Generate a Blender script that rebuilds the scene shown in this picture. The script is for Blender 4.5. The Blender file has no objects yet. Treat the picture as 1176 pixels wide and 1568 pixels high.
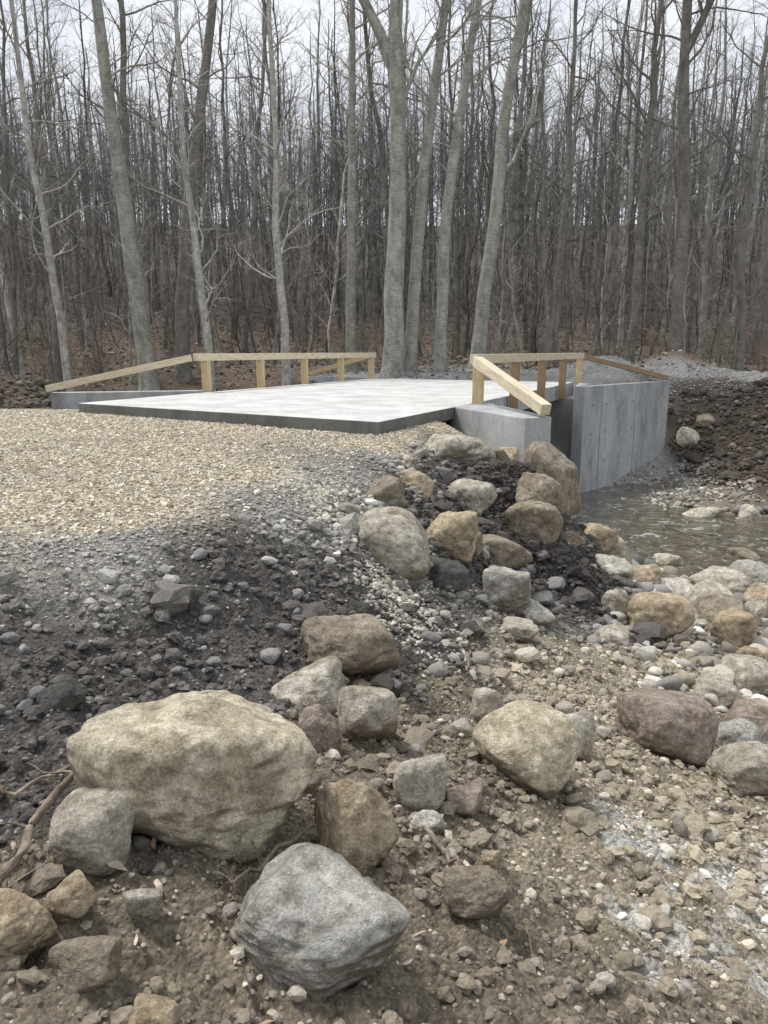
import bpy, math, numpy as np
from mathutils import Vector, Matrix
R=np.random.default_rng(7)
scene=bpy.context.scene
col=scene.collection
# ------------------------------------------------------------ noise helpers
def hash3(i,j,k,s):
    h=(i*374761393+j*668265263+k*2147483647+s*1274126177)&0xffffffff
    h=((h^(h>>13))*1274126177)&0xffffffff
    return ((h^(h>>16))&0xffff)/65535.0
def vnoise(x,y,z,s=0):
    x=np.asarray(x,float);y=np.asarray(y,float);z=np.asarray(z,float)+0*x
    i=np.floor(x).astype(np.int64);j=np.floor(y).astype(np.int64);k=np.floor(z).astype(np.int64)
    fx=x-i;fy=y-j;fz=z-k
    fx=fx*fx*(3-2*fx);fy=fy*fy*(3-2*fy);fz=fz*fz*(3-2*fz)
    r=0
    for a in (0,1):
        for b in (0,1):
            for c in (0,1):
                w=(fx if a else 1-fx)*(fy if b else 1-fy)*(fz if c else 1-fz)
                r=r+w*hash3(i+a,j+b,k+c,s)
    return r*2-1
def fbm(x,y,z,o=4,s=0):
    r=0;a=1.;t=0
    for q in range(o):
        r=r+a*vnoise(x*2**q+q*7.3,y*2**q+q*3.1,z*2**q,s+q);t+=a;a*=.5
    return r/t
def sstep(a,b,x):
    t=np.clip((x-a)/(b-a),0,1);return t*t*(3-2*t)
# ------------------------------------------------------------ terrain
CP=[(-6,15,-.2),(0,11.2,-.2),(-3,13,-.2),(-8,13,-.2),(-5,10,-.2),(-2,9,-.22),(0,9,-.3),(-8,8,-.2),(-4,7,-.2),(-6,6,-.2),(-10,16,-.2),(1.2,13.5,-.3),(-14,12,-.2),(-14,4,-.2),(1.0,15.5,-.3),(-2,18,-.3),(-5,18,-.3),
(.5,10.7,-.35),(-.68,7.0,-.3),(-1.35,5.1,-.28),(-2.4,4.4,-.26),(-5,4,-.25),
(.07,6.35,-.95),(1.52,9.75,-1.2),(2.03,9.06,-1.9),(4.06,11.8,-2.9),(1.43,12.2,-.55),(2.6,11.05,-1.3),(3.9,13,-3.0),(2.3,12.3,-.9),
(-.2,4.35,-1.05),(-1.16,4.27,-.72),(-1.93,3.8,-.55),(-1.47,2.78,-.7),(-.56,3.0,-.85),(.38,3.49,-1.15),(1.1,3.57,-1.4),(2.34,4.2,-1.75),(4.4,8.4,-2.6),(2.05,6.95,-1.9),(.86,6.0,-1.45),(1.2,2.5,-1.25),(.24,2.05,-.95),(-.56,1.84,-.75),(-1.02,1.74,-.65),
(0,0,-.6),(-3,0,-.4),(3,0,-1.4),(6,2,-2.4),(0,-6,-.4),(8,-4,-2.8),(-4,2.5,-.45),(3.2,6,-2.2),(4,3,-2.0),
(5,17,-3.7),(3,20,-3.7),(0,23,-3.7),(8,17,-3.65),(12,16,-3.7),(20,14,-3.7),(30,8,-3.7),(-6,26.5,-3.5),(-12,29,-3.3),(-25,35,-3.1),(4.5,13.2,-3.25),(7.1,12.8,-3.25),(6,10.5,-2.95),(12,11.5,-3.2),(18,8,-2.9),(8,6,-2.7),(14,2,-2.6),
(8,22.3,-3.35),(9.5,21.2,-3.2),(11.5,21,-3.05),(16,20,-3.0),(24,18,-3),(10.8,26.6,-2.9),(9,24.6,-3.4),(9.9,25.8,-3.35),(10.4,26.9,-2.9),(7.4,23.7,-3.5),(11.6,29.0,-.8),(9.4,28.6,-.15),(12.8,27.6,-1.5),(12.9,29.8,-.12),(13,24.6,-2.2),(16,23.6,-1.6),(16.5,26,-.3),(22,24,-.2),(30,22,0),(15,29.5,-.05),(8,28.4,-.1),
(1,31,-.1),(0,33,.1),(-10,34,0),(10,34,.1),(20,34,.1),(-3,31.5,-.2),(-10,22,-.35),(-13,20,-.3),(-18,22,0),(-9,18.3,-.3),(-14,26,-.4),(-24,28,-.2),(-30,15,0),
(-20,45,.8),(0,45,.7),(20,45,.9),(45,45,1.5),(-50,45,2.5),(-30,65,5.2),(0,65,4.5),(30,65,5),(-40,95,13.5),(0,95,12.5),(40,95,13.5),(-60,140,24),(0,140,23),(60,140,24),(-120,90,18),(120,90,16),(-120,0,5),(120,0,3),(0,-60,0),(-100,-80,4),(100,-80,2),(0,260,30),(-200,260,32),(200,260,32),(60,20,0),(60,-10,-1)]
C=np.array(CP,float)
def phi(r): return np.sqrt(r*r+.16)
n=len(C)
D=np.hypot(C[:,None,0]-C[None,:,0],C[:,None,1]-C[None,:,1])
A=np.zeros((n+3,n+3));A[:n,:n]=phi(D)-np.eye(n)*0.02;A[:n,n]=1;A[:n,n+1]=C[:,0];A[:n,n+2]=C[:,1];A[n:,:n]=A[:n,n:].T
W=np.linalg.solve(A,np.concatenate([C[:,2],[0,0,0]]))
def H0(x,y):
    x=np.atleast_1d(x).astype(float);y=np.atleast_1d(y).astype(float)
    out=np.empty(len(x))
    for a in range(0,len(x),20000):
        sl=slice(a,a+20000);X=x[sl];Y=y[sl]
        out[sl]=phi(np.hypot(X[:,None]-C[:,0],Y[:,None]-C[:,1]))@W[:n]+W[n]+W[n+1]*X+W[n+2]*Y
    return out
PADE=np.array([(-8,3.4),(-2.4,4.3),(-1.35,5.1),(-.68,7.0),(.5,10.7),(1.3,12.4),(2.2,15)])
def padmask(x,y):
    # 1 on the level gravel pad, 0 on the rough bank below it
    xe=np.interp(y,PADE[:,1],PADE[:,0],left=-9,right=2.2)
    return sstep(.35,-.25,x-xe)*(y>3.2)*sstep(21,19,y)
def slabmask(x,y):
    # true where the concrete stands
    P=[(-6.5,15.7),(-.08,11.3),(1.3,14.6),(2.35,12.3),(2.95,12.6),(2.3,15.4),(6.8,26.2),(-.4,29.9),(-4.8,20.2)]
    ins=np.zeros(len(x),bool);j=len(P)-1
    for i in range(len(P)):
        xi,yi=P[i];xj,yj=P[j]
        ins^=((yi>y)!=(yj>y))&(x<(xj-xi)*(y-yi)/(yj-yi+1e-9)+xi);j=i
    return ins
MOUNDS=[(1.75,10.5,.42,.42),(2.35,9.5,.5,.38),(1.35,9.0,.3,.18),(2.15,11.2,.35,.3),(1.2,11.6,.3,.15),(.75,8.3,.3,.15)]
def HF(x,y):
    x=np.atleast_1d(x).astype(float);y=np.atleast_1d(y).astype(float)
    h=H0(x,y);pm=padmask(x,y);ro=1-pm*.9
    far=sstep(28,40,y)
    lev=np.minimum(h,-.2)
    h=h*(1-pm)+lev*pm
    h=h+ro*(.08*fbm(x*1.1,y*1.1,0,3,3)+.05*fbm(x*3.6,y*3.6,0,4,9)+.05*(.5-np.abs(fbm(x*6,y*6,0,3,15))*2)+.034*np.abs(fbm(x*14,y*14,0,3,21)))*(1-far)
    h=h+.012*fbm(x*2,y*2,0,2,5)*pm
    h=h+far*(.35*fbm(x*.15,y*.15,0,3,31)+.1*fbm(x*.8,y*.8,0,2,33))
    mound=lambda cx,cy,r,a: a*np.exp(-((x-cx)**2+(y-cy)**2)/(r*r))
    h=h+mound(9.2,30.6,1.5,.5)+mound(12.6,33,1.6,.9)+mound(-11,22,2.2,.55)+mound(-14,21,2,.7)+mound(-8.6,24,1.5,.5)+mound(13.6,27.4,1.3,.35)+mound(15.6,25.2,1.3,.4)
    for mm in MOUNDS: h=h+mound(*mm)
    return np.where(slabmask(x,y),np.minimum(h,-.27),h)
ZC={'g':(.54,.467,.348),'y':(.38,.365,.325),'d':(.13,.12,.11),'h':(.075,.068,.062),'c':(.42,.362,.268),'b':(.27,.228,.17),'k':(.26,.23,.18),'l':(.19,.148,.115),'m':(.14,.127,.114),'e':(.115,.092,.073),'p':(.37,.37,.36)}
ZP={'g':[(-6,12),(-2,12),(0,10),(-3,9),(-1.5,7.5),(-6,8),(-10,10),(-3,6.5),(-9,6),(.3,11.5),(1,13.5),(-14,12),(-4,14),(-8,15),(-4.6,5.8),(-2.3,6),(-3.3,5.5),(-2.1,5.5)],
'y':[(-.45,7.6),(-3,4.6),(-1.9,4.9),(-5,4.5),(.1,7.1),(-.75,6.3),(.8,11.3),(-8,4),(.35,9.2)],
'd':[(-1.1,4.2),(-.4,4.8),(-2,3.6),(-1.4,3.2),(-.2,5.6),(.3,5.4),(.7,8.2),(1.9,9),(1.2,8),(1.7,7.6),(-3,3.2),(-1.3,2.6),(.8,9.8),(1.2,10.6),(-.7,3.9),(-.9,5),(-5,3),(.1,4.7),(.1,6.2),(3,11),(2.6,8.6),(.5,7.5)],
'h':[(1.5,10),(1.75,10.6),(2.2,11.2),(2.4,9.5),(2.7,10.2),(2.1,9.1),(1.3,11.5),(1.2,9.2)],
'c':[(2,6.6),(1.3,5.6),(2.5,5.5),(1.8,4.2),(1.4,3.2),(2.2,3),(.9,3),(3.5,7),(3,4.5),(1.9,2.3),(4,5),(1,4.4)],
'b':[(-.4,3.2),(0,2.6),(-.2,2),(-.8,1.8),(.5,2.4),(.5,3.6),(0,1),(-1.2,1.8),(.9,1.8),(.6,4.8),(0,3.9),(-2,1),(-1,0),(-1.2,2.2)],
'k':[(4.5,9),(5,11),(6,13),(3.5,12),(8,17),(3,20),(12,14),(8,8),(0,23),(10,10),(9,21.2),(6,5),(20,14),(20,5)],
'e':[(12,25),(15,23),(20,22),(-10,20.5),(-13,21),(-9,24),(-16,18),(-6,27),(18,25),(13,26),(11.7,26.3),(11,22.6),(13.5,28),(16,27),(11.8,28.2),(11,24.2)],
'p':[(9.3,29.1),(12,30.2),(16,29.4),(22,28),(1,31),(-.5,30.5),(9,30.5),(8.5,22.8),(9.4,24.3),(10.2,25.6)],
'l':[(-10,34),(0,36),(10,36),(20,33),(-20,30),(30,28),(0,52),(-50,50),(50,50),(-25,20),(40,15),(-5,33),(-40,40),(13,33),(-30,0),(0,-20),(-20,45),(20,45)],
'm':[(0,90),(-60,90),(60,90),(0,150),(0,70),(30,70),(-30,70),(-30,110),(30,110),(0,200),(100,200),(-100,200)]}
zx=[];zy=[];zc=[]
for k_,v in ZP.items():
    for p in v: zx.append(p[0]);zy.append(p[1]);zc.append(ZC[k_])
zx=np.array(zx);zy=np.array(zy);zc=np.array(zc)
LIME=[(1.2,2.62,.2),(1.78,3.1,.24),(1.3,3.5,.26),(1.62,2.85,.15),(1.3,2.95,.1),(2.1,3.3,.18),(1.0,2.35,.13),(1.5,2.4,.14)]
def GC(x,y,lim=1.0):
    s=np.clip(y/8,.35,3)
    X=x+.45*s*fbm(x*1.3/s,y*1.3/s,0,5,51);Y=y+.45*s*fbm(x*1.3/s,y*1.3/s,5,5,57)
    out=np.empty((len(x),3))
    for a in range(0,len(x),20000):
        sl=slice(a,a+20000)
        d2=(X[sl,None]-zx)**2+(Y[sl,None]-zy)**2+1e-4
        w=d2**-2.4;w/=w.sum(1)[:,None];out[sl]=w@zc
    lime=np.zeros(len(x))
    for (cx,cy,r) in LIME:
        lime=np.maximum(lime,np.exp(-((x-cx)**2+(y-cy)**2)/(r*r)))
    m=sstep(.3,.75,lime+.75*fbm(x*7,y*7,0,5,61))*(lime>.03)*lim
    return out*(1-.85*m[:,None])+.85*m[:,None]*np.array([.74,.72,.67])
def mesh_obj(name,V,F,mat=None,colors=None,smooth=False,parent=None):
    me=bpy.data.meshes.new(name)
    V=np.asarray(V,dtype=np.float32);F=np.asarray(F,dtype=np.int32)
    me.vertices.add(len(V));me.vertices.foreach_set('co',V.ravel())
    k=F.shape[1];me.loops.add(F.size);me.loops.foreach_set('vertex_index',F.ravel())
    me.polygons.add(len(F));me.polygons.foreach_set('loop_start',np.arange(0,F.size,k,dtype=np.int32))
    me.polygons.foreach_set('use_smooth',np.full(len(F),smooth))
    me.update(calc_edges=True)
    if colors is not None:
        ca=me.color_attributes.new('Col','FLOAT_COLOR','POINT')
        c4=np.ones((len(V),4),dtype=np.float32);c4[:,:3]=colors
        ca.data.foreach_set('color',c4.ravel())
    if mat: me.materials.append(mat)
    ob=bpy.data.objects.new(name,me);col.objects.link(ob)
    if parent: ob.parent=parent
    return ob
def empty(name):
    e=bpy.data.objects.new(name,None);col.objects.link(e);return e
# ------------------------------------------------------------ materials
def newmat(name):
    m=bpy.data.materials.new(name);m.use_nodes=True;nt=m.node_tree
    b=nt.nodes['Principled BSDF'];b.inputs['Specular IOR Level'].default_value=.25
    return m,nt,b
def N(nt,t,**kw):
    nd=nt.nodes.new(t)
    for k,v in kw.items():
        if k in nd.inputs.keys(): nd.inputs[k].default_value=v
        else: setattr(nd,k,v)
    return nd
def ramp(nt,src,stops):
    r=nt.nodes.new('ShaderNodeValToRGB');e=r.color_ramp.elements
    while len(e)<len(stops): e.new(.5)
    for q,(p,c) in enumerate(stops):
        e[q].position=p;e[q].color=(c if len(c)==4 else (*c,1))
    nt.links.new(src,r.inputs[0]);return r.outputs[0]
def mul(nt,a,b,f=1.0,mode='MULTIPLY'):
    m=nt.nodes.new('ShaderNodeMix');m.data_type='RGBA';m.blend_type=mode
    if isinstance(f,(int,float)): m.inputs[0].default_value=f
    else: nt.links.new(f,m.inputs[0])
    for s,i in ((a,6),(b,7)):
        if isinstance(s,tuple): m.inputs[i].default_value=(*s,1)
        else: nt.links.new(s,m.inputs[i])
    return m.outputs[2]
def noise(nt,scale,detail=5,rough=.55,vec=None,dist=0):
    t=N(nt,'ShaderNodeTexNoise',Scale=scale,Detail=detail,Roughness=rough,Distortion=dist)
    if vec is not None: nt.links.new(vec,t.inputs['Vector'])
    return t.outputs['Fac']
def bump(nt,b,h,st=.4,dist=.02):
    bp=N(nt,'ShaderNodeBump',Strength=st,Distance=dist);nt.links.new(h,bp.inputs['Height'])
    nt.links.new(bp.outputs[0],b.inputs['Normal']);return bp
g=lambda v:(v,v,v)
def mat_ground():
    m,nt,b=newmat('soil_and_gravel');L=nt.links
    geo=N(nt,'ShaderNodeNewGeometry');P=geo.outputs['Position']
    at=N(nt,'ShaderNodeAttribute',attribute_name='Col')
    c=mul(nt,at.outputs['Color'],ramp(nt,noise(nt,1.6,4,.6,P),[(.3,g(.72)),(.7,g(1.2))]))
    c=mul(nt,c,ramp(nt,noise(nt,38,3,.7,P),[(.3,g(.55)),(.5,g(1.0)),(.72,g(1.45))]))
    v=N(nt,'ShaderNodeTexVoronoi',Scale=48.);L.new(P,v.inputs['Vector'])
    hs=N(nt,'ShaderNodeSeparateColor');L.new(v.outputs['Color'],hs.inputs[0])
    c=mul(nt,c,ramp(nt,hs.outputs[0],[(0,g(.62)),(1,g(1.35))]),.7)
    L.new(c,b.inputs['Base Color']);b.inputs['Roughness'].default_value=.95
    ma=N(nt,'ShaderNodeMath',operation='MULTIPLY_ADD');L.new(v.outputs['Distance'],ma.inputs[0]);ma.inputs[1].default_value=-.6
    L.new(noise(nt,25,6,.75,P),ma.inputs[2])
    bump(nt,b,ma.outputs[0],1.0,.045)
    return m
def mat_stone(name='stone',attr=True):
    m,nt,b=newmat(name);L=nt.links
    geo=N(nt,'ShaderNodeNewGeometry');P=geo.outputs['Position']
    if attr:
        at=N(nt,'ShaderNodeAttribute',attribute_name='Col');c=at.outputs['Color']
        nf=noise(nt,70,2,.6,P)
        c=mul(nt,c,ramp(nt,nf,[(.3,g(.72)),(.7,g(1.22))]))
        bump(nt,b,nf,.5,.01)
    else:
        oi=N(nt,'ShaderNodeObjectInfo');c=oi.outputs['Color']
        c=mul(nt,c,ramp(nt,noise(nt,4.2,6,.7,P,.9),[(.3,(.55,.51,.45)),(.46,(.88,.86,.82)),(.54,g(1.05)),(.68,(1.4,1.37,1.3))]))
        n14=noise(nt,16,5,.75,P)
        c=mul(nt,c,ramp(nt,n14,[(.34,(.5,.47,.43)),(.5,g(1)),(.66,g(1.35))]),.85)
        c=mul(nt,c,ramp(nt,noise(nt,95,3,.7,P),[(.33,g(.6)),(.5,g(1)),(.68,g(1.35))]),.7)
        # dried soil clinging to the sides
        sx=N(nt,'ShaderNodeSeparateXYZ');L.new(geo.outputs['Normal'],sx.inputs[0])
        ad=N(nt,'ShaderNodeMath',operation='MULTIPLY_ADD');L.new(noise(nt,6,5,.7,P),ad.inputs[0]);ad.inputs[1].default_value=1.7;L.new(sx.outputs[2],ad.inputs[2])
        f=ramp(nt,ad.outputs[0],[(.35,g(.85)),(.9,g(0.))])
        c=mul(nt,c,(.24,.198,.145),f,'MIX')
        ma=N(nt,'ShaderNodeMath',operation='MULTIPLY_ADD');L.new(noise(nt,8,8,.74,P,.6),ma.inputs[0]);ma.inputs[1].default_value=2.2;L.new(noise(nt,60,4,.75,P),ma.inputs[2])
        bump(nt,b,ma.outputs[0],.95,.03)
    L.new(c,b.inputs['Base Color']);b.inputs['Roughness'].default_value=.88
    return m
def mat_concrete(name,base,top=False):
    m,nt,b=newmat(name);L=nt.links
    P=N(nt,'ShaderNodeNewGeometry').outputs['Position']
    mp=N(nt,'ShaderNodeMapping');L.new(P,mp.inputs[0]);mp.inputs['Scale'].default_value=(1,1,.35)
    c=mul(nt,base,ramp(nt,noise(nt,1.1,6,.65,mp.outputs[0]),[(.3,g(.72)),(.7,g(1.18))]))
    c=mul(nt,c,ramp(nt,noise(nt,9,4,.7,P),[(.3,g(.85)),(.7,g(1.1))]))
    if not top:
        c=mul(nt,c,ramp(nt,noise(nt,2.3,5,.6,mp.outputs[0],.5),[(.5,g(1)),(.62,(.7,.7,.7)),(.8,(.62,.62,.63))]),.6)
    else:
        c=mul(nt,c,ramp(nt,noise(nt,.45,4,.6,P,.5),[(.48,g(1)),(.66,(1.0,.96,.88))]))
    L.new(c,b.inputs['Base Color']);b.inputs['Roughness'].default_value=.8
    bump(nt,b,noise(nt,40,4,.7,P),.25,.01);return m
def mat_wood(name,base):
    m,nt,b=newmat(name);L=nt.links
    tc=N(nt,'ShaderNodeTexCoord');mp=N(nt,'ShaderNodeMapping');L.new(tc.outputs['Object'],mp.inputs[0]);mp.inputs['Scale'].default_value=(1.2,14,14)
    c=mul(nt,base,ramp(nt,noise(nt,2.5,6,.7,mp.outputs[0],.6),[(.3,(.62,.55,.45)),(.55,g(1)),(.75,(1.15,1.12,1.05))]))
    L.new(c,b.inputs['Base Color']);b.inputs['Roughness'].default_value=.75
    bump(nt,b,noise(nt,4,6,.7,mp.outputs[0]),.2,.01);return m
def mat_bark(name,c1,c2,sc=3.,attr=False):
    m,nt,b=newmat(name);L=nt.links
    P=N(nt,'ShaderNodeNewGeometry').outputs['Position']
    if attr:
        c=ramp(nt,noise(nt,sc,2,.7,P),[(.32,c1),(.68,c2)])
        at=N(nt,'ShaderNodeAttribute',attribute_name='Col');c=mul(nt,c,at.outputs['Color'])
    else:
        mp=N(nt,'ShaderNodeMapping');L.new(P,mp.inputs[0]);mp.inputs['Scale'].default_value=(1,1,.5)
        c=ramp(nt,noise(nt,sc,6,.7,mp.outputs[0],.4),[(.32,c1),(.68,c2)])
        mp2=N(nt,'ShaderNodeMapping');L.new(P,mp2.inputs[0]);mp2.inputs['Scale'].default_value=(1,1,4)
        c=mul(nt,c,ramp(nt,noise(nt,4,4,.7,mp2.outputs[0]),[(.3,g(.65)),(.6,g(1.1))]))
        bump(nt,b,noise(nt,14,5,.7,mp.outputs[0]),.4,.02)
    L.new(c,b.inputs['Base Color']);b.inputs['Roughness'].default_value=.9
    return m
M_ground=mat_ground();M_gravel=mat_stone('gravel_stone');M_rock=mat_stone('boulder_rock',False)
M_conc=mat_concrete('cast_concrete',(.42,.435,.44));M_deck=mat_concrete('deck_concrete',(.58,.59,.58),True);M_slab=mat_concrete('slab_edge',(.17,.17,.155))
M_wood=mat_wood('new_lumber',(.6,.47,.28));M_wood2=mat_wood('dark_lumber',(.33,.235,.14));M_wood3=mat_wood('pale_lumber',(.68,.6,.45))  # M_wood2 is the same grain in a darker brown
M_beech=mat_bark('beech_bark',(.2,.2,.17),(.45,.445,.39));M_oak=mat_bark('dark_bark',(.13,.12,.1),(.28,.265,.23));M_pale=mat_bark('pale_bark',(.24,.23,.2),(.58,.56,.51),5.)
M_far=mat_bark('forest_bark',(.12,.117,.11),(.27,.262,.245),2.,True)
M_stick=mat_bark('weathered_wood',(.13,.1,.075),(.34,.285,.22),20.)
# ------------------------------------------------------------ ground sheet
def axis(lo,a,b,st,hi,gr=1.055,mid=None):
    v=list(np.arange(a,b,st))
    if mid:
        for (e,s2) in mid: v+=list(np.arange(v[-1]+s2,e,s2))
        st2=mid[-1][1]
    else: st2=st
    s=st2
    while v[-1]<hi: s*=gr;v.append(v[-1]+s)
    s=st;w=[v[0]]
    while w[-1]>lo: s*=gr;w.append(w[-1]-s)
    return np.array(w[::-1][:-1]+v)
xs=axis(-320,-2.6,3.4,.026,320,1.04);ys=axis(-200,1.1,5.5,.024,320,1.06,[(9,.045),(14,.07),(32,.13)])
X,Y=np.meshgrid(xs,ys);x=X.ravel();y=Y.ravel()
z=HF(x,y);cg=GC(x,y)
nx=len(xs);ny=len(ys)
idx=np.arange(nx*ny).reshape(ny,nx)
F=np.stack([idx[:-1,:-1],idx[:-1,1:],idx[1:,1:],idx[1:,:-1]],-1).reshape(-1,4)
mesh_obj('ground',np.stack([x,y,z],1),F,M_ground,cg,True)
# ------------------------------------------------------------ scattered stones
def ico(sub):
    import bmesh
    bm=bmesh.new();bmesh.ops.create_icosphere(bm,subdivisions=sub,radius=1)
    bm.verts.ensure_lookup_table()
    V=np.array([v.co[:] for v in bm.verts]);F=np.array([[v.index for v in f.verts] for f in bm.faces]);bm.free();return V,F
CUBE=np.array([(-1,-1,-1),(1,-1,-1),(1,1,-1),(-1,1,-1),(-1,-1,1),(1,-1,1),(1,1,1),(-1,1,1)],float)*.72
CF=np.array([(0,3,2,1),(4,5,6,7),(0,1,5,4),(1,2,6,5),(2,3,7,6),(3,0,4,7)])
I1=ico(1);I2=ico(2);I3=ico(3)
def facet(T,seed,npl=10,k=12):
    rr=np.random.default_rng(seed);p=rr.normal(size=(npl,3));p/=np.linalg.norm(p,axis=1)[:,None];d=rr.uniform(.62,1.0,npl)
    q=np.maximum(T@p.T,0)/d
    r=((q**k).sum(1)+.6)**(-1./k)
    V=T*np.minimum(r,1.2)[:,None];return V
def scatter(name,px,py,size,cols,T,F,jit,flat=.65,smooth=False,sink=.15,variants=0):
    m=len(px);nv=len(T)
    q=R.normal(size=(m,4));q/=np.linalg.norm(q,axis=1)[:,None]
    w,a,b,c=q.T
    Rm=np.stack([1-2*(b*b+c*c),2*(a*b-w*c),2*(a*c+w*b),2*(a*b+w*c),1-2*(a*a+c*c),2*(b*c-w*a),2*(a*c-w*b),2*(b*c+w*a),1-2*(a*a+b*b)],1).reshape(m,3,3)
    if variants:
        TT=np.stack([facet(T,1000+i) for i in range(variants)]);base=TT[R.integers(0,variants,m)]
    else: base=T[None]
    V=base*(1+R.normal(size=(m,nv,1))*jit)+R.normal(size=(m,nv,3))*jit*.6
    V=V*R.uniform(.6,1.15,(m,1,3))
    V=np.einsum('mij,mvj->mvi',Rm,V)
    V[:,:,2]*=flat
    V*=(size/2)[:,None,None]
    pz=HF(px,py)+size*flat*(.5-sink)*.6
    V+=np.stack([px,py,pz],1)[:,None,:]
    FF=(F[None]+(np.arange(m)*nv)[:,None,None]).reshape(-1,F.shape[1])
    cc=np.repeat(cols,nv,axis=0)
    return mesh_obj(name,V.reshape(-1,3),FF,M_gravel,cc,smooth)
def stonecol(base,var=.28,mixg=.35):
    m=len(base);gr=base.mean(1,keepdims=True)*np.array([[1.04,1.0,.93]])
    t=R.random((m,1))*mixg
    c=base*(1-t)+gr*t
    return np.clip(c*np.exp(R.normal(size=(m,1))*var),.02,.75)
def region(nn,x0,x1,y0,y1,f):
    px=R.uniform(x0,x1,nn);py=R.uniform(y0,y1,nn)
    k=f(px,py)&~slabmask(px,py);return px[k],py[k]
def moundm(x,y):
    r=np.zeros(len(x))
    for (cx,cy,rr,a) in MOUNDS: r=np.maximum(r,np.exp(-((x-cx)**2+(y-cy)**2)/(rr*rr*1.7)))
    return r
px,py=region(170000,-9.5,2.4,3.4,16.5,lambda x,y:(R.random(len(x))<padmask(x,y)*.98+.02)&(x>-.62*y-.8))
b_=GC(px,py,0)*1.02;sz=np.exp(R.normal(size=len(px))*.38)*.0245
scatter('gravel',px,py,sz,stonecol(b_,.3),CUBE,CF,.16)
px,py=region(120000,-3.5,7.5,1.0,13,lambda x,y:(R.random(len(x))<(1-padmask(x,y))*np.clip(1.25-y/13,.25,1)*(.35+.65*sstep(-.25,.25,fbm(x*1.7,y*1.7,0,3,93)))*(1-.85*moundm(x,y)))&(np.abs(x)<.6*y+.9))
b_=GC(px,py,.6);lum=b_.mean(1,keepdims=True)
kp=(R.random(len(px))<np.where(lum[:,0]<.18,.6,1));px=px[kp];py=py[kp];b_=b_[kp];lum=lum[kp]
cst=b_*.95+.03+np.where(lum<.18,R.random((len(px),1))**4*.28,.02)*np.array([[1,.97,.9]])
sz=np.exp(R.normal(size=len(px))*.6)*.014*np.clip(.6+py/7,.8,2.2)
scatter('small_stones',px,py,sz,stonecol(cst,.32),I1[0],I1[1],.14,.7)
px,py=region(11000,-3.5,8,1.0,14,lambda x,y:(R.random(len(x))<(1-padmask(x,y))*.9*(.3+.7*sstep(-.25,.25,fbm(x*1.7,y*1.7,0,3,93)))*(1-.9*moundm(x,y)))&(np.abs(x)<.6*y+.9))
b_=GC(px,py,.5)
kp=(R.random(len(px))<np.where(b_.mean(1)<.18,.45,1));px=px[kp];py=py[kp];b_=b_[kp]
sz=np.exp(R.normal(size=len(px))*.5)*.034*np.clip(.65+py/8,.8,2.2)
scatter('pebbles',px,py,sz,stonecol(b_*.85+.07,.36),I2[0],I2[1],.04,.75,False,variants=24)
px,py=region(18000,-3.5,6,1.0,11.5,lambda x,y:(R.random(len(x))<(1-padmask(x,y))*.9*(fbm(x*1.5,y*1.5,0,2,88)>-.25))&(np.abs(x)<.6*y+.9))
b_=GC(px,py,0)*.85
scatter('soil_clods',px,py,np.exp(R.normal(size=len(px))*.55)*.036*np.clip(.7+py/9,.8,2),stonecol(b_,.15,.1),I2[0],I2[1],.14,.7,False,.15)
# dark crumbly spoil tipped between the bank rocks
px,py=region(60000,.2,3.3,7.8,12.2,lambda x,y:(R.random(len(x))<moundm(x,y)*.9)&(padmask(x,y)<.5))
scatter('dark_spoil',px,py,np.exp(R.normal(size=len(px))*.6)*.032,stonecol(np.tile([[.085,.076,.069]],(len(px),1)),.2,.1),I1[0],I1[1],.16,.75,False,.0)
px,py=region(800,-2.5,6,1.3,12,lambda x,y:(R.random(len(x))<(1-padmask(x,y)))&(np.abs(x)<.6*y+.5))
b_=GC(px,py,.5);sz=np.exp(R.normal(size=len(px))*.3)*.08*np.clip(.6+py/9,.8,2)
scatter('rubble',px,py,sz,stonecol(b_*.65+.12,.3),I3[0],I3[1],.015,.75,False,variants=24)
t=R.random(5200);ex=np.interp(t,[0,.35,.7,1],[-.85,-.35,.1,.25]);ey=np.interp(t,[0,.35,.7,1],[7.4,7.0,6.4,5.4])
px=ex+R.normal(size=5200)*.2;py=ey+R.normal(size=5200)*.28
scatter('gravel_spill',px,py,np.exp(R.normal(size=5200)*.35)*.034,stonecol(np.tile([[.46,.42,.35]],(5200,1)),.28),I1[0],I1[1],.14,.7)
def cob(nn,x0,x1,y0,y1,s,name,colr,f=lambda x,y:x>-99,sg=.45):
    px,py=region(nn,x0,x1,y0,y1,f)
    cs=np.array([(.46,.42,.345),(.34,.325,.285),(.53,.5,.43),(.34,.3,.25),(.44,.38,.29),(.27,.26,.245)])[R.integers(0,6,len(px))]*colr
    sz=np.exp(R.normal(size=len(px))*sg)*s
    scatter(name,px,py,np.minimum(sz,s*2.6),stonecol(cs,.25),I3[0],I3[1],.016,.75,True,variants=20)
cob(1500,2.6,9,6.2,14.2,.13,'creek_cobbles',1.0,lambda x,y:(x>2.2+.25*(y-6)*(y<12))&(H0(x,y)<-1.9))
cob(330,3.2,9.5,7.5,14.6,.3,'creek_cobbles',1.0,lambda x,y:(x>3.2+.1*(y-8))&(H0(x,y)<-2.3),.35)
cob(500,6.5,18,20,23.0,.13,'creek_cobbles',.7,lambda x,y:H0(x,y)<-2.0)
cob(2200,7,11,20.8,26.6,.07,'creek_cobbles',.85,lambda x,y:(x-6)*.98>(y-22.6)*.9)
cob(300,5,16,13.5,20.5,.3,'creek_cobbles',.8,sg=.35)
cob(300,11,18,22,28.5,.15,'bank_stones',.4)
cob(260,-16,-8.8,16.5,24,.14,'bank_stones',.45)
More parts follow.
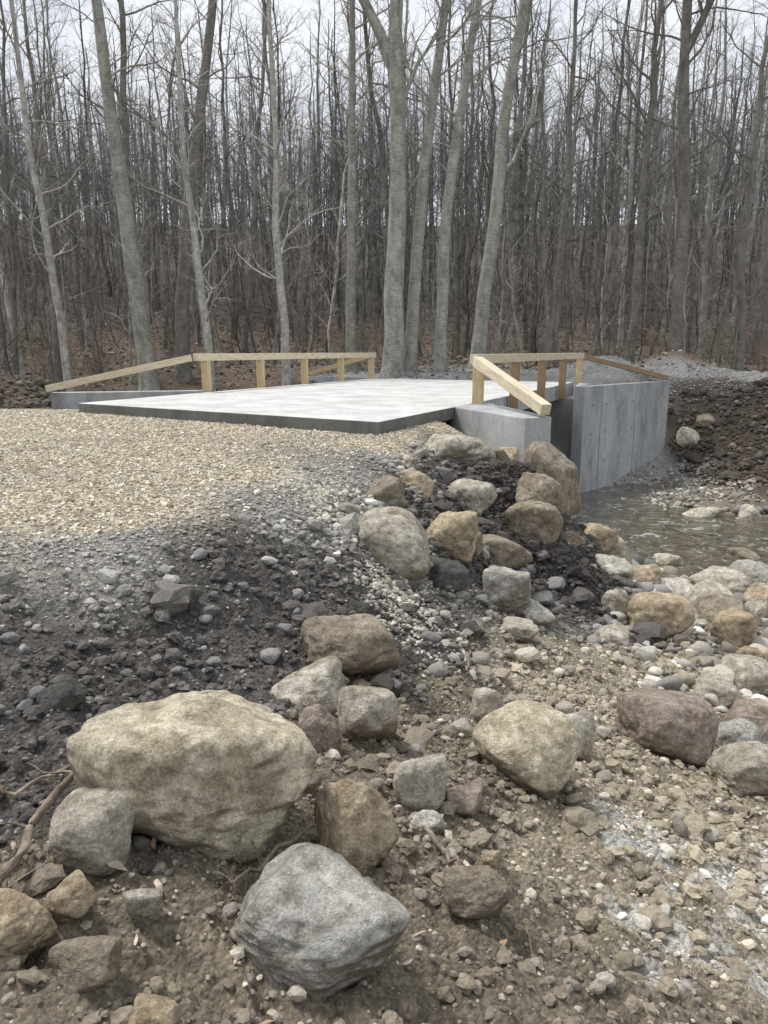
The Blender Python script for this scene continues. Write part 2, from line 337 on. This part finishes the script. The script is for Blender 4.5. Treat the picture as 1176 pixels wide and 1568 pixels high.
px,py=region(4500,10.6,19,22,29.3,lambda x,y:x>-99)
scatter('bank_clods',px,py,np.exp(R.normal(size=len(px))*.6)*.085,stonecol(np.tile([[.11,.088,.07]],(len(px),1)),.28),I2[0],I2[1],.14,.7)
px,py=region(1800,-17,-8.5,17,26,lambda x,y:x>-99)
scatter('bank_clods',px,py,np.exp(R.normal(size=len(px))*.6)*.11,stonecol(np.tile([[.12,.097,.077]],(len(px),1)),.25),I2[0],I2[1],.14,.7)
px,py=region(4500,7.5,20,28.8,31.5,lambda x,y:x>-99)
scatter('path_gravel',px,py,np.exp(R.normal(size=len(px))*.4)*.05,stonecol(np.tile([[.42,.415,.4]],(len(px),1)),.25),I1[0],I1[1],.14,.6)
# leaf litter on the forest floor
px,py=region(34000,-42,42,31,66,lambda x,y:np.abs(x)<.62*y+4)
lc=np.array([(.29,.23,.165),(.18,.135,.1),(.38,.325,.25),(.1,.08,.064)])[R.integers(0,4,len(px))]
QV=np.array([(-1,-.6,0),(1,-.6,0.15),(1,.6,0),(-1,.6,.2)]);QF=np.array([(0,1,2,3)])
scatter('leaf_litter',px,py,np.exp(R.normal(size=len(px))*.3)*.16,stonecol(lc,.2),QV,QF,.1,.45,False,-.2)
# a few dry leaves caught in the foreground rubble
px,py=region(70,-1.6,.6,1.5,3.4,lambda x,y:x>-99)
LV=np.array([(-1,0,.1),(-.5,-.45,0),(.2,-.5,.12),(1.1,0,.25),(.3,.5,.05),(-.4,.42,.15)]);LF=np.array([(0,1,2,5),(2,3,4,5)])
scatter('dry_leaves',px,py,np.exp(R.normal(size=len(px))*.3)*.055,stonecol(np.array([(.5,.38,.28),(.36,.24,.15),(.55,.44,.36)])[R.integers(0,3,len(px))],.15),LV,LF,.06,.6,False,-.4)
# ------------------------------------------------------------ boulders
I5=ico(6);I4=ico(5)
def boulder(x_,y_,w,h,c,seed,k=9,hi=False,dep=.85,yaw=None,lift=.33,npl=12,rough=1.0,name='boulder'):
    rr=np.random.default_rng(seed)
    T,F=I5 if hi else I4
    p=rr.normal(size=(npl,3));p/=np.linalg.norm(p,axis=1)[:,None];d=rr.uniform(.66,1.0,npl)
    p2=np.concatenate([p,[(0,0,1),(0,0,-1),(1,0,0),(-1,0,0),(0,1,0),(0,-1,0)]]);d=np.concatenate([d,rr.uniform(.85,1.1,6)])
    q=np.maximum(T@p2.T,0)/d
    kk=k*1.2
    r=(q**kk).sum(1)**(-1./kk)
    o=seed*3.7
    rough=rough*min(1.15,k/7.5)
    r=r*(1+rough*(.12*fbm(T[:,0]*1.5+o,T[:,1]*1.5,T[:,2]*1.5,3,seed)+.05*fbm(T[:,0]*5+o,T[:,1]*5,T[:,2]*5,5,seed+5)-.07*np.abs(fbm(T[:,0]*2.6,T[:,1]*2.6+o,T[:,2]*4.5,4,seed+9))))
    V=T*r[:,None]
    a=rr.uniform(0,6.28) if yaw is None else yaw
    Rz=np.array([[math.cos(a),-math.sin(a),0],[math.sin(a),math.cos(a),0],[0,0,1]]);V=V@Rz.T
    V=(V-V.min(0))/(V.max(0)-V.min(0))-.5
    V*=np.array([w,w*dep,h*1.05])
    cy=y_+w*dep*.3
    zz=float(HF([x_],[cy])[0]*.5+HF([x_],[y_])[0]*.5)
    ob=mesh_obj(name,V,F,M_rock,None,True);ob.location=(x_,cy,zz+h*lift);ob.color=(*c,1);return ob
BL=(.72,.645,.495);BG=(.6,.555,.47);BK=(.13,.127,.122);BT=(.57,.47,.335);BR=(.44,.365,.31);BB=(.37,.32,.25);BW=(.7,.675,.6);BN=(.52,.505,.465)
BD=[(-.7,2.42,.9,.58,BL,11,8,1),(-1.02,2.22,.30,.29,BG,112,5,1),(-.2,1.95,.57,.33,BN,313,7,1),(-.11,2.48,.34,.44,BT,14,8,1),(-.44,3.89,.45,.28,BG,15,8,1),(-.09,3.59,.33,.35,BG,16,6,1),(-.33,3.41,.22,.27,BR,17,8,1),(-.22,4.41,.66,.44,BB,18,8,1),(.17,3.08,.26,.29,BG,19,6,1),(.78,3.55,.57,.46,BL,120,6,1),(.68,4.35,.25,.32,BG,21,8,0),(1.22,4.27,.27,.31,BG,22,7,0),(.39,3.13,.19,.17,BR,23,12,0),
(.35,2.35,.27,.21,BB,24,12,1),(.07,6.49,.72,.62,BG,225,5,1),(.70,7.53,.62,.58,BT,26,8,0),(1.13,10.83,1.1,.5,BG,27,6,0),(2.01,12.0,.5,.4,BT,28,9,0),(2.62,11.1,.95,1.1,BB,29,12,0),(1.17,9.42,.68,.52,BG,30,8,0),(2.2,10.1,.75,.75,BB,131,12,0),(1.42,8.47,.68,.45,BB,32,9,0),(2.0,9.5,.78,.55,BB,33,10,0),(3.45,11.6,.75,.65,BT,34,7,0),(.41,8.76,.42,.34,BT,35,9,0),(.01,7.83,.5,.36,BB,36,9,0),(.59,6.73,.55,.28,BK,37,14,0),(1.25,7.07,.52,.5,BN,38,12,0),(1.56,7.1,.38,.26,BW,39,7,0),(1.26,6.48,.37,.2,BG,40,10,0),(2.06,4.69,.75,.55,BR,141,7,1),(2.42,4.23,.5,.4,BG,42,7,1),(3.18,5.74,.42,.36,BR,43,9,0),(3.15,6.4,.5,.36,BG,44,9,0),(3.38,8.52,.8,.62,BT,45,8,0),(2.96,8.9,.37,.4,BG,46,9,0),(3.28,9.94,.52,.38,BW,47,10,0),(3.9,12.0,.65,.95,BG,48,12,0),(4.39,8.57,.64,.58,BT,49,9,0),(6.16,12.6,1.1,.6,BG,50,8,0),(4.73,10.3,.5,.4,BN,51,8,0),(5.23,12.75,.95,.4,BW,52,8,0),(8.65,19.56,1.0,.5,BG,53,6,0),(7.01,17.23,.75,.4,BR,54,7,0),(9.92,19.46,.65,.45,BG,55,6,0),(5.55,10.27,.48,.48,BG,56,8,0),(4.12,7.63,.42,.38,BT,57,9,0),
(3.75,7.0,.55,.42,BG,80,7,0),(4.6,9.4,.75,.5,BB,81,7,0),(5.3,11.3,.8,.5,BG,82,7,0),(3.9,10.6,.6,.4,BT,83,8,0),(4.3,11.4,.55,.4,BN,84,8,0),(6.3,11.4,.7,.5,BT,85,7,0),(2.75,5.1,.38,.3,BN,86,9,0),(3.45,4.9,.5,.4,BT,87,8,0),(2.5,7.6,.42,.25,BG,88,9,0),(7.2,13.6,.8,.55,BN,89,7,0),(6.1,15.0,.7,.5,BG,90,7,0),(7.9,15.4,.8,.5,BB,91,7,0),
(-1.28,4.56,.19,.14,BK,58,12,0),(-.16,5.21,.2,.15,BK,59,12,0),(-1.62,3.34,.27,.14,BK,60,12,0),(-.77,2.02,.13,.15,BG,62,9,0),(.19,2.86,.16,.1,BW,63,12,0),(11.3,27.0,.95,.8,BG,64,9,0),(12.0,27.6,.7,.5,BB,65,9,0),
(3.6,12.7,.6,.6,BG,66,9,0),(1.75,11.4,.5,.35,BB,67,9,0),(.95,7.9,.35,.3,BB,68,9,0),(2.6,9.9,.4,.3,BB,69,9,0),(.75,6.1,.22,.15,BK,70,12,0),
(-1.08,1.78,.24,.2,BT,171,9,1),(-.84,1.7,.2,.14,BB,72,11,1),(-.98,1.95,.17,.12,BT,73,13,0),(-.62,1.62,.14,.1,BT,74,12,0),(.1,1.72,.12,.08,BT,75,12,0),(.32,1.6,.1,.08,BG,76,12,0),(-.35,2.95,.14,.1,BB,77,12,0),(.45,2.75,.1,.08,BT,78,12,0),(.52,2.95,.08,.07,BG,79,12,0)]
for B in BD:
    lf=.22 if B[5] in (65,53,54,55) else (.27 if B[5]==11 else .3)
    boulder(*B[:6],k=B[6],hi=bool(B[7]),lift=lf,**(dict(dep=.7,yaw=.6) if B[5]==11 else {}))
# ------------------------------------------------------------ creek water
m,nt,b=newmat('creek_water');L=nt.links
P=N(nt,'ShaderNodeNewGeometry').outputs['Position']
b.inputs['Roughness'].default_value=.04;b.inputs['Specular IOR Level'].default_value=.45
foam=ramp(nt,noise(nt,1.7,7,.78,P,1.8),[(.55,g(0)),(.65,g(1))])
bed=ramp(nt,noise(nt,3.5,5,.7,P),[(.35,(.04,.038,.025)),(.6,(.13,.11,.07))])
c=mul(nt,bed,(.6,.64,.65),foam,'MIX');L.new(c,b.inputs['Base Color'])
bump(nt,b,noise(nt,4,4,.6,P,.8),.35,.11)
gx=np.linspace(-30,50,161);gy=np.linspace(2,40,96);X,Y=np.meshgrid(gx,gy);x=X.ravel();y=Y.ravel()
k=np.arange(len(x)).reshape(len(gy),len(gx));F=np.stack([k[:-1,:-1],k[:-1,1:],k[1:,1:],k[1:,:-1]],-1).reshape(-1,4)
mesh_obj('creek_water',np.stack([x,y,-3.32+.01*fbm(x*1.2,y*1.2,0,3,77)],1),F,m,None,True)
# ------------------------------------------------------------ bridge
def prism(name,poly,z0,z1,mat,parent,bev=.015):
    k=len(poly)
    if not isinstance(z0,(list,tuple)): z0=[z0]*k
    if not isinstance(z1,(list,tuple)): z1=[z1]*k
    V=[(p[0],p[1],a) for p,a in zip(poly,z0)]+[(p[0],p[1],a) for p,a in zip(poly,z1)]
    Fs=[tuple(range(k))[::-1],tuple(range(k,2*k))]+[(i,(i+1)%k,(i+1)%k+k,i+k) for i in range(k)]
    me=bpy.data.meshes.new(name);me.from_pydata(V,[],Fs);me.update()
    import bmesh
    bm=bmesh.new();bm.from_mesh(me);bmesh.ops.recalc_face_normals(bm,faces=bm.faces)
    if bev: bmesh.ops.bevel(bm,geom=list(bm.edges),offset=bev,segments=2,affect='EDGES',profile=.5)
    bm.to_mesh(me);bm.free()
    me.materials.append(mat);ob=bpy.data.objects.new(name,me);col.objects.link(ob)
    if parent: ob.parent=parent
    return ob
def beam(name,p,q,w,h,mat,parent):
    p=Vector(p);q=Vector(q);d=q-p;Ln=d.length
    ob=prism(name,[(-Ln/2,-w/2),(Ln/2,-w/2),(Ln/2,w/2),(-Ln/2,w/2)],-h/2,h/2,mat,parent,.008)
    X=d.normalized()
    up=Vector((0,0,1)) if abs(X.z)<.95 else Vector((.916,-.4,0))
    Yv=up.cross(X).normalized();Z=X.cross(Yv)
    M=Matrix((X,Yv,Z)).transposed().to_4x4();M.translation=(p+q)/2
    ob.matrix_world=M;return ob
br=empty('concrete_bridge')
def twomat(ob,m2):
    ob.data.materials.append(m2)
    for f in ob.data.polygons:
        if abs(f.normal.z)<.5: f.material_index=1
def lerp(a,b,t): return tuple(a[i]*(1-t)+b[i]*t for i in range(2))
A0=(-6.4,15.6);A1=(-.08,11.43);A2=(1.78,15.385);A3=(-4.6,19.99)
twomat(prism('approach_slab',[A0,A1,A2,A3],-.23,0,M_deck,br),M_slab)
D0=(-4.595,20.005);D1=(1.785,15.4);D2=(6.6,26.1);D3=(-.35,29.7)
for i,(a,b_) in enumerate([(0,.497),(.503,1)]):
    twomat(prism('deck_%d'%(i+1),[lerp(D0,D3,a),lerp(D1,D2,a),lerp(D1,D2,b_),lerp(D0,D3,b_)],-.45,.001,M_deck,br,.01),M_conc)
prism('near_abutment',[(2.0,15.45),(2.2,16.05),(-4.6,20.75),(-4.85,20.1)],-3.9,-.455,M_conc,br)
prism('far_abutment',[(6.3,24.4),(6.6,25.0),(-.8,28.5),(-1.1,27.9)],-3.9,-.46,M_conc,br)
prism('abutment_return',[(5.93,23.3),(6.15,23.4),(7.0,25.3),(6.75,26.0)],-3.9,-.02,M_conc,br)
prism('near_wing_wall',[(1.3,14.75),(2.37,12.42),(2.86,12.66),(2.25,15.5),(1.95,15.45)],-3.6,[0,-.03,-.03,0,0],M_conc,br,.02)
prism('left_wing_wall',[(-4.75,19.95),(-4.85,20.35),(-8.55,19.3),(-8.42,18.9)],-2,.03,M_conc,br,.02)
prism('rear_wing_wall',[(-.5,29.8),(-.2,30.1),(-3.0,32.1),(-3.3,31.8)],-2,.03,M_conc,br,.02)
F0=np.array([6.12,22.85]);F1=np.array([10.45,27.4]);dv=(F1-F0)/np.linalg.norm(F1-F0);nv=np.array([-dv[1],dv[0]]);Lw=np.linalg.norm(F1-F0)
def wp(s,o): v=F0+dv*s+nv*o;return (v[0],v[1])
prism('far_wing_wall',[wp(.02,.05),wp(Lw-.02,.05),wp(Lw-.02,.36),wp(.02,.36)],-3.9,-.01,M_conc,br,0)
sg=[0,1.15,3.6,Lw]
for i in range(3):
    prism('form_panel_%d'%(i+1),[wp(sg[i]+.018,-.0),wp(sg[i+1]-.018,-.0),wp(sg[i+1]-.018,.06),wp(sg[i]+.018,.06)],-3.88,0.0,M_conc,br,.006)
m_,nt_,b_2=newmat('tie_hole');b_2.inputs['Base Color'].default_value=(.03,.03,.03,1)
for s in (.6,1.5,2.6,3.4,4.3,5.4):
    for zz in (-.6,-1.5,-2.4):
        c0=wp(s,-.003);Vt=[];
        for a in range(8):
            o=.032*math.cos(a*.785);u=.032*math.sin(a*.785);Vt.append((c0[0]+dv[0]*o,c0[1]+dv[1]*o,zz+u))
        me=bpy.data.meshes.new('tie_hole');me.from_pydata(Vt,[],[tuple(range(8))]);me.materials.append(m_);o_=bpy.data.objects.new('tie_hole',me);col.objects.link(o_);o_.parent=br
lr=empty('wooden_guardrail');rrl=empty('wooden_guardrail')
LA=(-4.72,19.98);LB=(-.5,29.5);RA=(1.93,15.35);RB=(6.75,26.0)
for i in range(5):
    t=i/4;p=lerp(LA,LB,t);beam('post_%d'%(i+1),(p[0],p[1],-.35),(p[0],p[1],.81),.17,.2,M_wood,lr)
    p=lerp(RA,RB,t);beam('post_%d'%(i+1),(p[0],p[1],-.4),(p[0],p[1],.81),.17,.2,M_wood if i in(0,4) else M_wood2,rrl)
p=lerp(LA,LB,-.04);q=lerp(LA,LB,1.03);beam('top_beam',(*p,.905),(*q,.905),.16,.19,M_wood3,lr)
beam('end_beam_near',(p[0]-.1,p[1]-.02,.89),(-8.5,18.85,.13),.15,.17,M_wood3,lr)
beam('end_beam_far',(q[0]-.1,q[1]+.05,.89),(-3.1,31.7,.13),.15,.17,M_wood,lr)
p=lerp(RA,RB,-.03);q=lerp(RA,RB,1.03);beam('top_beam',(*p,.905),(*q,.905),.16,.19,M_wood3,rrl)
beam('end_beam_near',(p[0]+.06,p[1]-.1,.87),(2.72,12.5,.1),.19,.19,M_wood3,rrl)
beam('end_beam_far',(q[0]+.1,q[1]+.03,.86),(10.35,27.45,.1),.15,.16,M_wood2,rrl)
# ------------------------------------------------------------ trees
class Acc:
    def __init__(s): s.V=[];s.F=[];s.n=0
    def tube(s,P,r,k):
        P=np.asarray(P,float);r=np.asarray(r,float);m=len(P)
        T=np.gradient(P,axis=0);T/=np.linalg.norm(T,axis=1)[:,None]+1e-9
        ref=np.array([1.,.1,0]) if abs(T[0,0])<.8 else np.array([0,1.,.1])
        U=np.cross(T,ref);U/=np.linalg.norm(U,axis=1)[:,None]+1e-9;Wv=np.cross(T,U)
        a=np.arange(k)*2*np.pi/k
        ring=P[:,None]+r[:,None,None]*(np.cos(a)[None,:,None]*U[:,None]+np.sin(a)[None,:,None]*Wv[:,None])
        s.V.append(ring.reshape(-1,3))
        i=np.arange(m-1)[:,None]*k;j=np.arange(k)[None];jn=(j+1)%k
        s.F.append((np.stack([i+j,i+jn,i+k+jn,i+k+j],-1).reshape(-1,4))+s.n);s.n+=m*k
    def get(s): return np.concatenate(s.V),np.concatenate(s.F)
SEG=[6,5,3]
def branch(acc,rr,p0,d,L_,r0,lvl,maxl,nch,up=.25):
    m=SEG[lvl-1]
    P=[np.array(p0,float)];d=np.array(d,float);d/=np.linalg.norm(d)
    for i in range(m):
        d=d+rr.normal(size=3)*.13*(1+.4*lvl)+np.array([0,0,up*.22]);d/=np.linalg.norm(d);P.append(P[-1]+d*L_/m)
    P=np.array(P);r=r0*np.linspace(1,.25,len(P))
    acc.tube(P,r,5 if lvl==1 and r0>.02 else 3)
    if lvl<maxl:
        for c in range(nch[lvl-1]):
            t=rr.uniform(.18,.98);f=t*m;i=min(int(f),m-1);p=P[i]+(P[i+1]-P[i])*(f-i)
            T=P[i+1]-P[i];T/=np.linalg.norm(T);q=rr.normal(size=3);q-=T*q.dot(T);q/=np.linalg.norm(q)
            an=rr.uniform(.5,1.0);dd=T*math.cos(an)+q*math.sin(an)
            branch(acc,rr,p,dd,L_*rr.uniform(.3,.55)*(1.15-.5*t),r0*(1-.7*t)*.5+.0015,lvl+1,maxl,nch,up)
def tree(rr,Hh,r0,start,nb,path=None,maxl=3,nch=(6,4),lenf=.22,forks=(),k=10,wob=.25,flare=1.5,upang=(.45,1.0),thin=1.0):
    acc=Acc();m=16
    t=np.linspace(0,1,m)
    if path is None:
        wx=np.cumsum(rr.normal(size=m))*wob*.35;wy=np.cumsum(rr.normal(size=m))*wob*.35
        P=np.stack([wx-wx[0],wy-wy[0],t*Hh],1)
    else:
        pa=np.array(path,float);P=np.stack([np.interp(t*Hh,pa[:,2],pa[:,0]),np.interp(t*Hh,pa[:,2],pa[:,1]),t*Hh],1)
        for _ in range(2): P[1:-1,:2]=(P[:-2,:2]+2*P[1:-1,:2]+P[2:,:2])/4
        P[1:,:2]+=np.cumsum(rr.normal(size=(m-1,2)),0)*.05
    P[0,2]=-.4
    r=r0*(1-t*.88)**.8*(1+.03*rr.normal(size=m));r[0]*=flare
    P=np.insert(P,1,[P[0]*.6+P[1]*.4],axis=0);P[1,2]=.35;r=np.insert(r,1,r0*1.08)
    acc.tube(P,r,k)
    for (z0,dx,dy,L_,rf) in forks:
        i=np.searchsorted(P[:,2],z0);p=P[i]
        branch(acc,rr,p,(dx,dy,1),L_,rf,1,maxl,(nch[0]*2,)+tuple(nch[1:]),.5)
    for b in range(nb):
        tt=start+(1-start)*(b+rr.random())/nb;zz=tt*Hh
        px_=np.interp(zz,P[:,2],P[:,0]);py_=np.interp(zz,P[:,2],P[:,1]);rr_=np.interp(zz,P[:,2],r)
        az=rr.uniform(0,6.283);an=rr.uniform(*upang)
        d=(math.cos(az)*math.sin(an+.2),math.sin(az)*math.sin(an+.2),math.cos(an+.2))
        L_=Hh*lenf*rr.uniform(.55,1.15)*(1.15-.6*tt)
        branch(acc,rr,(px_,py_,zz),d,L_,min(rr_*.45,(.012+L_*.01)*thin),1,maxl,nch)
    return acc.get()
def put_tree(name,x_,y_,mat,seed,**kw):
    V,F=tree(np.random.default_rng(seed),**kw);ob=mesh_obj(name,V,F,mat,None,True)
    ob.location=(x_,y_,float(HF([x_],[y_])[0]));return ob
def ln(*p): return [(a,b,z) for a,b,z in p]
put_tree('beech_tree',-10.3,33,M_beech,1,Hh=24,r0=.4,start=.5,nb=16,path=ln((0,0,0),(-.5,0,6),(-1.0,0,12),(-1.6,.5,24)))
put_tree('oak_tree',-9.1,34,M_oak,2,Hh=24,r0=.33,start=.3,nb=18,path=ln((0,0,0),(.35,0,6),(1.1,0,10),(2.0,0,15),(3.2,0,24)))
put_tree('birch_tree',-7.2,31,M_pale,3,Hh=18,r0=.19,start=.2,nb=28,path=ln((0,0,0),(-.1,0,5),(-.5,0,10),(-.6,0,18)))
put_tree('birch_tree',-4.1,32,M_pale,4,Hh=19,r0=.2,start=.2,nb=28,path=ln((0,0,0),(-.25,0,6),(.0,0,11),(-.1,0,19)))
put_tree('maple_tree',-1.45,34,M_beech,5,Hh=22,r0=.25,start=.35,nb=20,path=ln((0,0,0),(.05,0,8),(.2,0,15),(.3,0,22)))
put_tree('beech_tree',.32,32,M_beech,6,Hh=25,r0=.44,start=.45,nb=20,k=14,path=ln((0,0,0),(.22,0,5),(.25,0,10),(.1,0,12.3),(.5,0,25)),forks=[(11.2,-.42,0,10,.26),(9.5,.45,.2,7,.1)])
put_tree('beech_tree',1.1,33,M_beech,7,Hh=24,r0=.3,start=.35,nb=22,path=ln((0,0,0),(.4,0,6),(.9,0,11),(1.7,0,16),(2.8,0,24)))
put_tree('beech_tree',2.45,33,M_beech,8,Hh=24,r0=.28,start=.35,nb=22,path=ln((0,0,0),(.35,0,5),(.8,0,10),(1.7,0,15.5),(3.0,0,24)))
put_tree('beech_tree',4.1,33.5,M_beech,9,Hh=24,r0=.35,start=.35,nb=22,path=ln((0,0,0),(.6,0,5),(1.0,0,10),(1.9,0,15.5),(3.4,0,24)),forks=[(7,1.0,.3,7,.11)])
put_tree('oak_tree',13.1,34,M_oak,10,Hh=23,r0=.32,start=.35,nb=22,path=ln((0,0,0),(.0,0,6),(-.5,0,11),(-.9,0,23)),forks=[(11,.5,0,7,.18)])
put_tree('oak_tree',11.3,35,M_oak,11,Hh=22,r0=.22,start=.3,nb=22)
put_tree('maple_tree',-13.4,32,M_pale,12,Hh=21,r0=.19,start=.25,nb=22,path=ln((0,0,0),(-.4,0,6),(-.9,0,12),(-1.2,0,21)))
put_tree('maple_tree',8.3,36,M_oak,13,Hh=21,r0=.18,start=.3,nb=20)
put_tree('maple_tree',15.6,33,M_oak,14,Hh=20,r0=.17,start=.3,nb=20)
put_tree('oak_tree',-12.2,38,M_oak,15,Hh=24,r0=.27,start=.35,nb=18)
put_tree('maple_tree',-15.2,35,M_oak,16,Hh=20,r0=.17,start=.3,nb=20)
put_tree('maple_tree',6.9,32,M_oak,17,Hh=15,r0=.09,start=.2,nb=22)
# distant forest: one merged mass of trees, saplings and brush
SEG[:]=[5,3,2]
TA=[tree(np.random.default_rng(100+i),Hh=22,r0=.105+.013*i,start=.3,nb=20,k=6,nch=(6,4),lenf=.19,wob=.3,thin=.8) for i in range(8)]
TB=[tree(np.random.default_rng(200+i),Hh=10,r0=.045+.006*i,start=.12,nb=18,k=4,nch=(5,2),lenf=.22,wob=.22,flare=1.1,thin=.7) for i in range(6)]
SEG[:]=[3,2,1]
TD=[tree(np.random.default_rng(400+i),Hh=20,r0=.11+.012*i,start=.2,nb=24,k=4,nch=(6,2),lenf=.19,wob=.26,thin=1.0) for i in range(8)]
SEG[:]=[5,3,2]
def shrub(seed):
    rr=np.random.default_rng(seed);acc=Acc()
    for i in range(12):
        az=rr.uniform(0,6.283);an=rr.uniform(.1,.8);branch(acc,rr,(rr.normal()*.2,rr.normal()*.2,-.1),(math.cos(az)*math.sin(an),math.sin(az)*math.sin(an),math.cos(an)),rr.uniform(1.2,3),.012,1,3,(5,3))
    return acc.get()
TC=[shrub(300+i) for i in range(5)]
FV=[];FF_=[];FC=[];off=0
def inst(T,px,py,smin,smax,tint,tilt=.05,var=.3):
    global off
    zz=HF(px,py)
    for i in range(len(px)):
        V,F=T[R.integers(len(T))]
        s=R.uniform(smin,smax);w=s*R.uniform(.75,1.3);a=R.uniform(0,6.28);ca,sa=math.cos(a),math.sin(a)
        X=(V[:,0]*ca-V[:,1]*sa)*w+V[:,2]*s*R.normal()*tilt+px[i];Y=(V[:,0]*sa+V[:,1]*ca)*w+V[:,2]*s*R.normal()*tilt+py[i]
        FV.append(np.stack([X,Y,V[:,2]*s+zz[i]-.05],1).astype(np.float32));FF_.append((F+off).astype(np.int32));off+=len(V)
        FC.append(np.tile(np.array(tint)*math.exp(R.normal()*var),(len(V),1)).astype(np.float32))
def wedge(nn,y0,y1,ex=6,sl=.6):
    py=np.sqrt(R.uniform(y0*y0,y1*y1,nn));px=R.uniform(-1,1,nn)*(sl*py+ex);return px,py
inst(TA,*wedge(220,37,85),.65,1.2,(1,.99,.97),.04,.38)
inst(TD,*wedge(820,60,175),.65,1.15,(.95,.96,1.0),.035,.35)
inst(TB,*wedge(600,33,80),.5,1.4,(1.0,.97,.93),.07,.38)
inst(TC,*wedge(300,32.5,65),.5,1.1,(1.0,.88,.8),.08)
mesh_obj('distant_forest',np.concatenate(FV),np.concatenate(FF_),M_far,np.concatenate(FC),False)
# ------------------------------------------------------------ sticks and roots
SEG[:]=[6,5,3]
def stick(pts,r0,r1,name='fallen_branch',seed=0,offs=.03,subs=0):
    rr=np.random.default_rng(seed)
    pts=np.array(pts,float);m=14;t=np.linspace(0,1,m);s=np.linspace(0,1,len(pts))
    x_=np.interp(t,s,pts[:,0]);y_=np.interp(t,s,pts[:,1]);o=np.interp(t,s,pts[:,2])
    P=np.stack([x_,y_,HF(x_,y_)*.6+np.mean(HF(x_,y_))*.4+o+offs],1);P+=rr.normal(size=P.shape)*.009
    acc=Acc();acc.tube(P,np.linspace(r0,r1,m)*(1+.15*rr.normal(size=m)),8)
    for i in range(subs):
        j=rr.integers(3,m-1);branch(acc,rr,P[j],rr.normal(size=3)*np.array([1,1,.3])+np.array([0,0,.2]),rr.uniform(.12,.3),r1*.35,2,3,(3,3),0)
    V,F=acc.get();return mesh_obj(name,V,F,M_stick,None,True)
stick([(-.92,2.6,.34),(-1.1,2.55,.2),(-1.2,2.42,.1),(-1.22,2.2,.05),(-1.2,1.95,.05)],.01,.018,seed=1,subs=4,offs=.05)
stick([(-1.0,2.65,.3),(-1.15,2.62,.18),(-1.45,2.5,.07)],.006,.01,seed=4,subs=3,offs=.05)
stick([(.18,2.82,.02),(.32,2.55,.02)],.012,.008,seed=2,subs=1)
stick([(-.2,2.8,.08),(-.45,2.3,.03),(-.55,2.2,.02)],.009,.005,seed=3,subs=3)
stick([(-1.35,2.1,.02),(-1.12,1.95,.04),(-1.05,1.85,.03)],.018,.011,seed=5,subs=3)
stick([(.62,5.15,.03),(.68,5.5,.06)],.012,.008,seed=8)
acc=Acc();rr=np.random.default_rng(9)
for i in range(60):
    a=(-.42+rr.normal()*.07,2.25+rr.normal()*.06);zz=float(HF([a[0]],[a[1]])[0])
    branch(acc,rr,(a[0],a[1],zz),rr.normal(size=3)*np.array([1,1,.6])+np.array([0,0,.5]),rr.uniform(.05,.2),.002,2,3,(2,2),-.3)
V,F=acc.get();mesh_obj('exposed_roots',V,F,M_stick,None,False)
acc=Acc();rr=np.random.default_rng(19)
for i in range(90):
    yy=rr.uniform(1.4,5.5);a=(rr.uniform(-.5,.5)*yy,yy);zz=float(HF([a[0]],[a[1]])[0])+.02
    branch(acc,rr,(a[0],a[1],zz),rr.normal(size=3)*np.array([1,1,.12]),rr.uniform(.06,.25),.0025,2,3,(2,2),-.1)
V,F=acc.get();mesh_obj('loose_twigs',V,F,M_stick,None,False)
# ------------------------------------------------------------ light, sky, camera
S=Vector((-.5,.3,1.0)).normalized()
sun=bpy.data.lights.new('sun','SUN');sun.energy=3.1;sun.angle=math.radians(13);sun.color=(1,.965,.91)
so=bpy.data.objects.new('sun',sun);col.objects.link(so);so.rotation_euler=S.to_track_quat('Z','Y').to_euler()
w=bpy.data.worlds.new('World');scene.world=w;w.use_nodes=True;nt=w.node_tree;bg=nt.nodes['Background'];bg.inputs[1].default_value=.12
sk=nt.nodes.new('ShaderNodeTexSky');sk.sky_type='NISHITA';sk.sun_disc=False;sk.sun_elevation=math.asin(S.z);sk.sun_rotation=math.atan2(S.x,S.y);sk.dust_density=3
tc=nt.nodes.new('ShaderNodeTexCoord');mp=nt.nodes.new('ShaderNodeMapping');mp.inputs['Scale'].default_value=(1,1,2.2);nt.links.new(tc.outputs['Generated'],mp.inputs[0])
f=ramp(nt,noise(nt,2.2,7,.6,mp.outputs[0],.5),[(.32,g(.6)),(.62,g(.97))])
c=mul(nt,sk.outputs[0],(8.3,8.6,9.1),f,'MIX');nt.links.new(c,bg.inputs[0])
cam=bpy.data.cameras.new('camera');co=bpy.data.objects.new('camera',cam);col.objects.link(co);scene.camera=co
cam.sensor_fit='VERTICAL';cam.sensor_height=36;cam.sensor_width=27;cam.lens=26;cam.clip_start=.05;cam.clip_end=1000
co.location=(0,0,1.07);co.rotation_euler=(math.radians(90-12.3),0,0)
scene.view_settings.view_transform='Standard';scene.view_settings.look='None';scene.view_settings.exposure=0
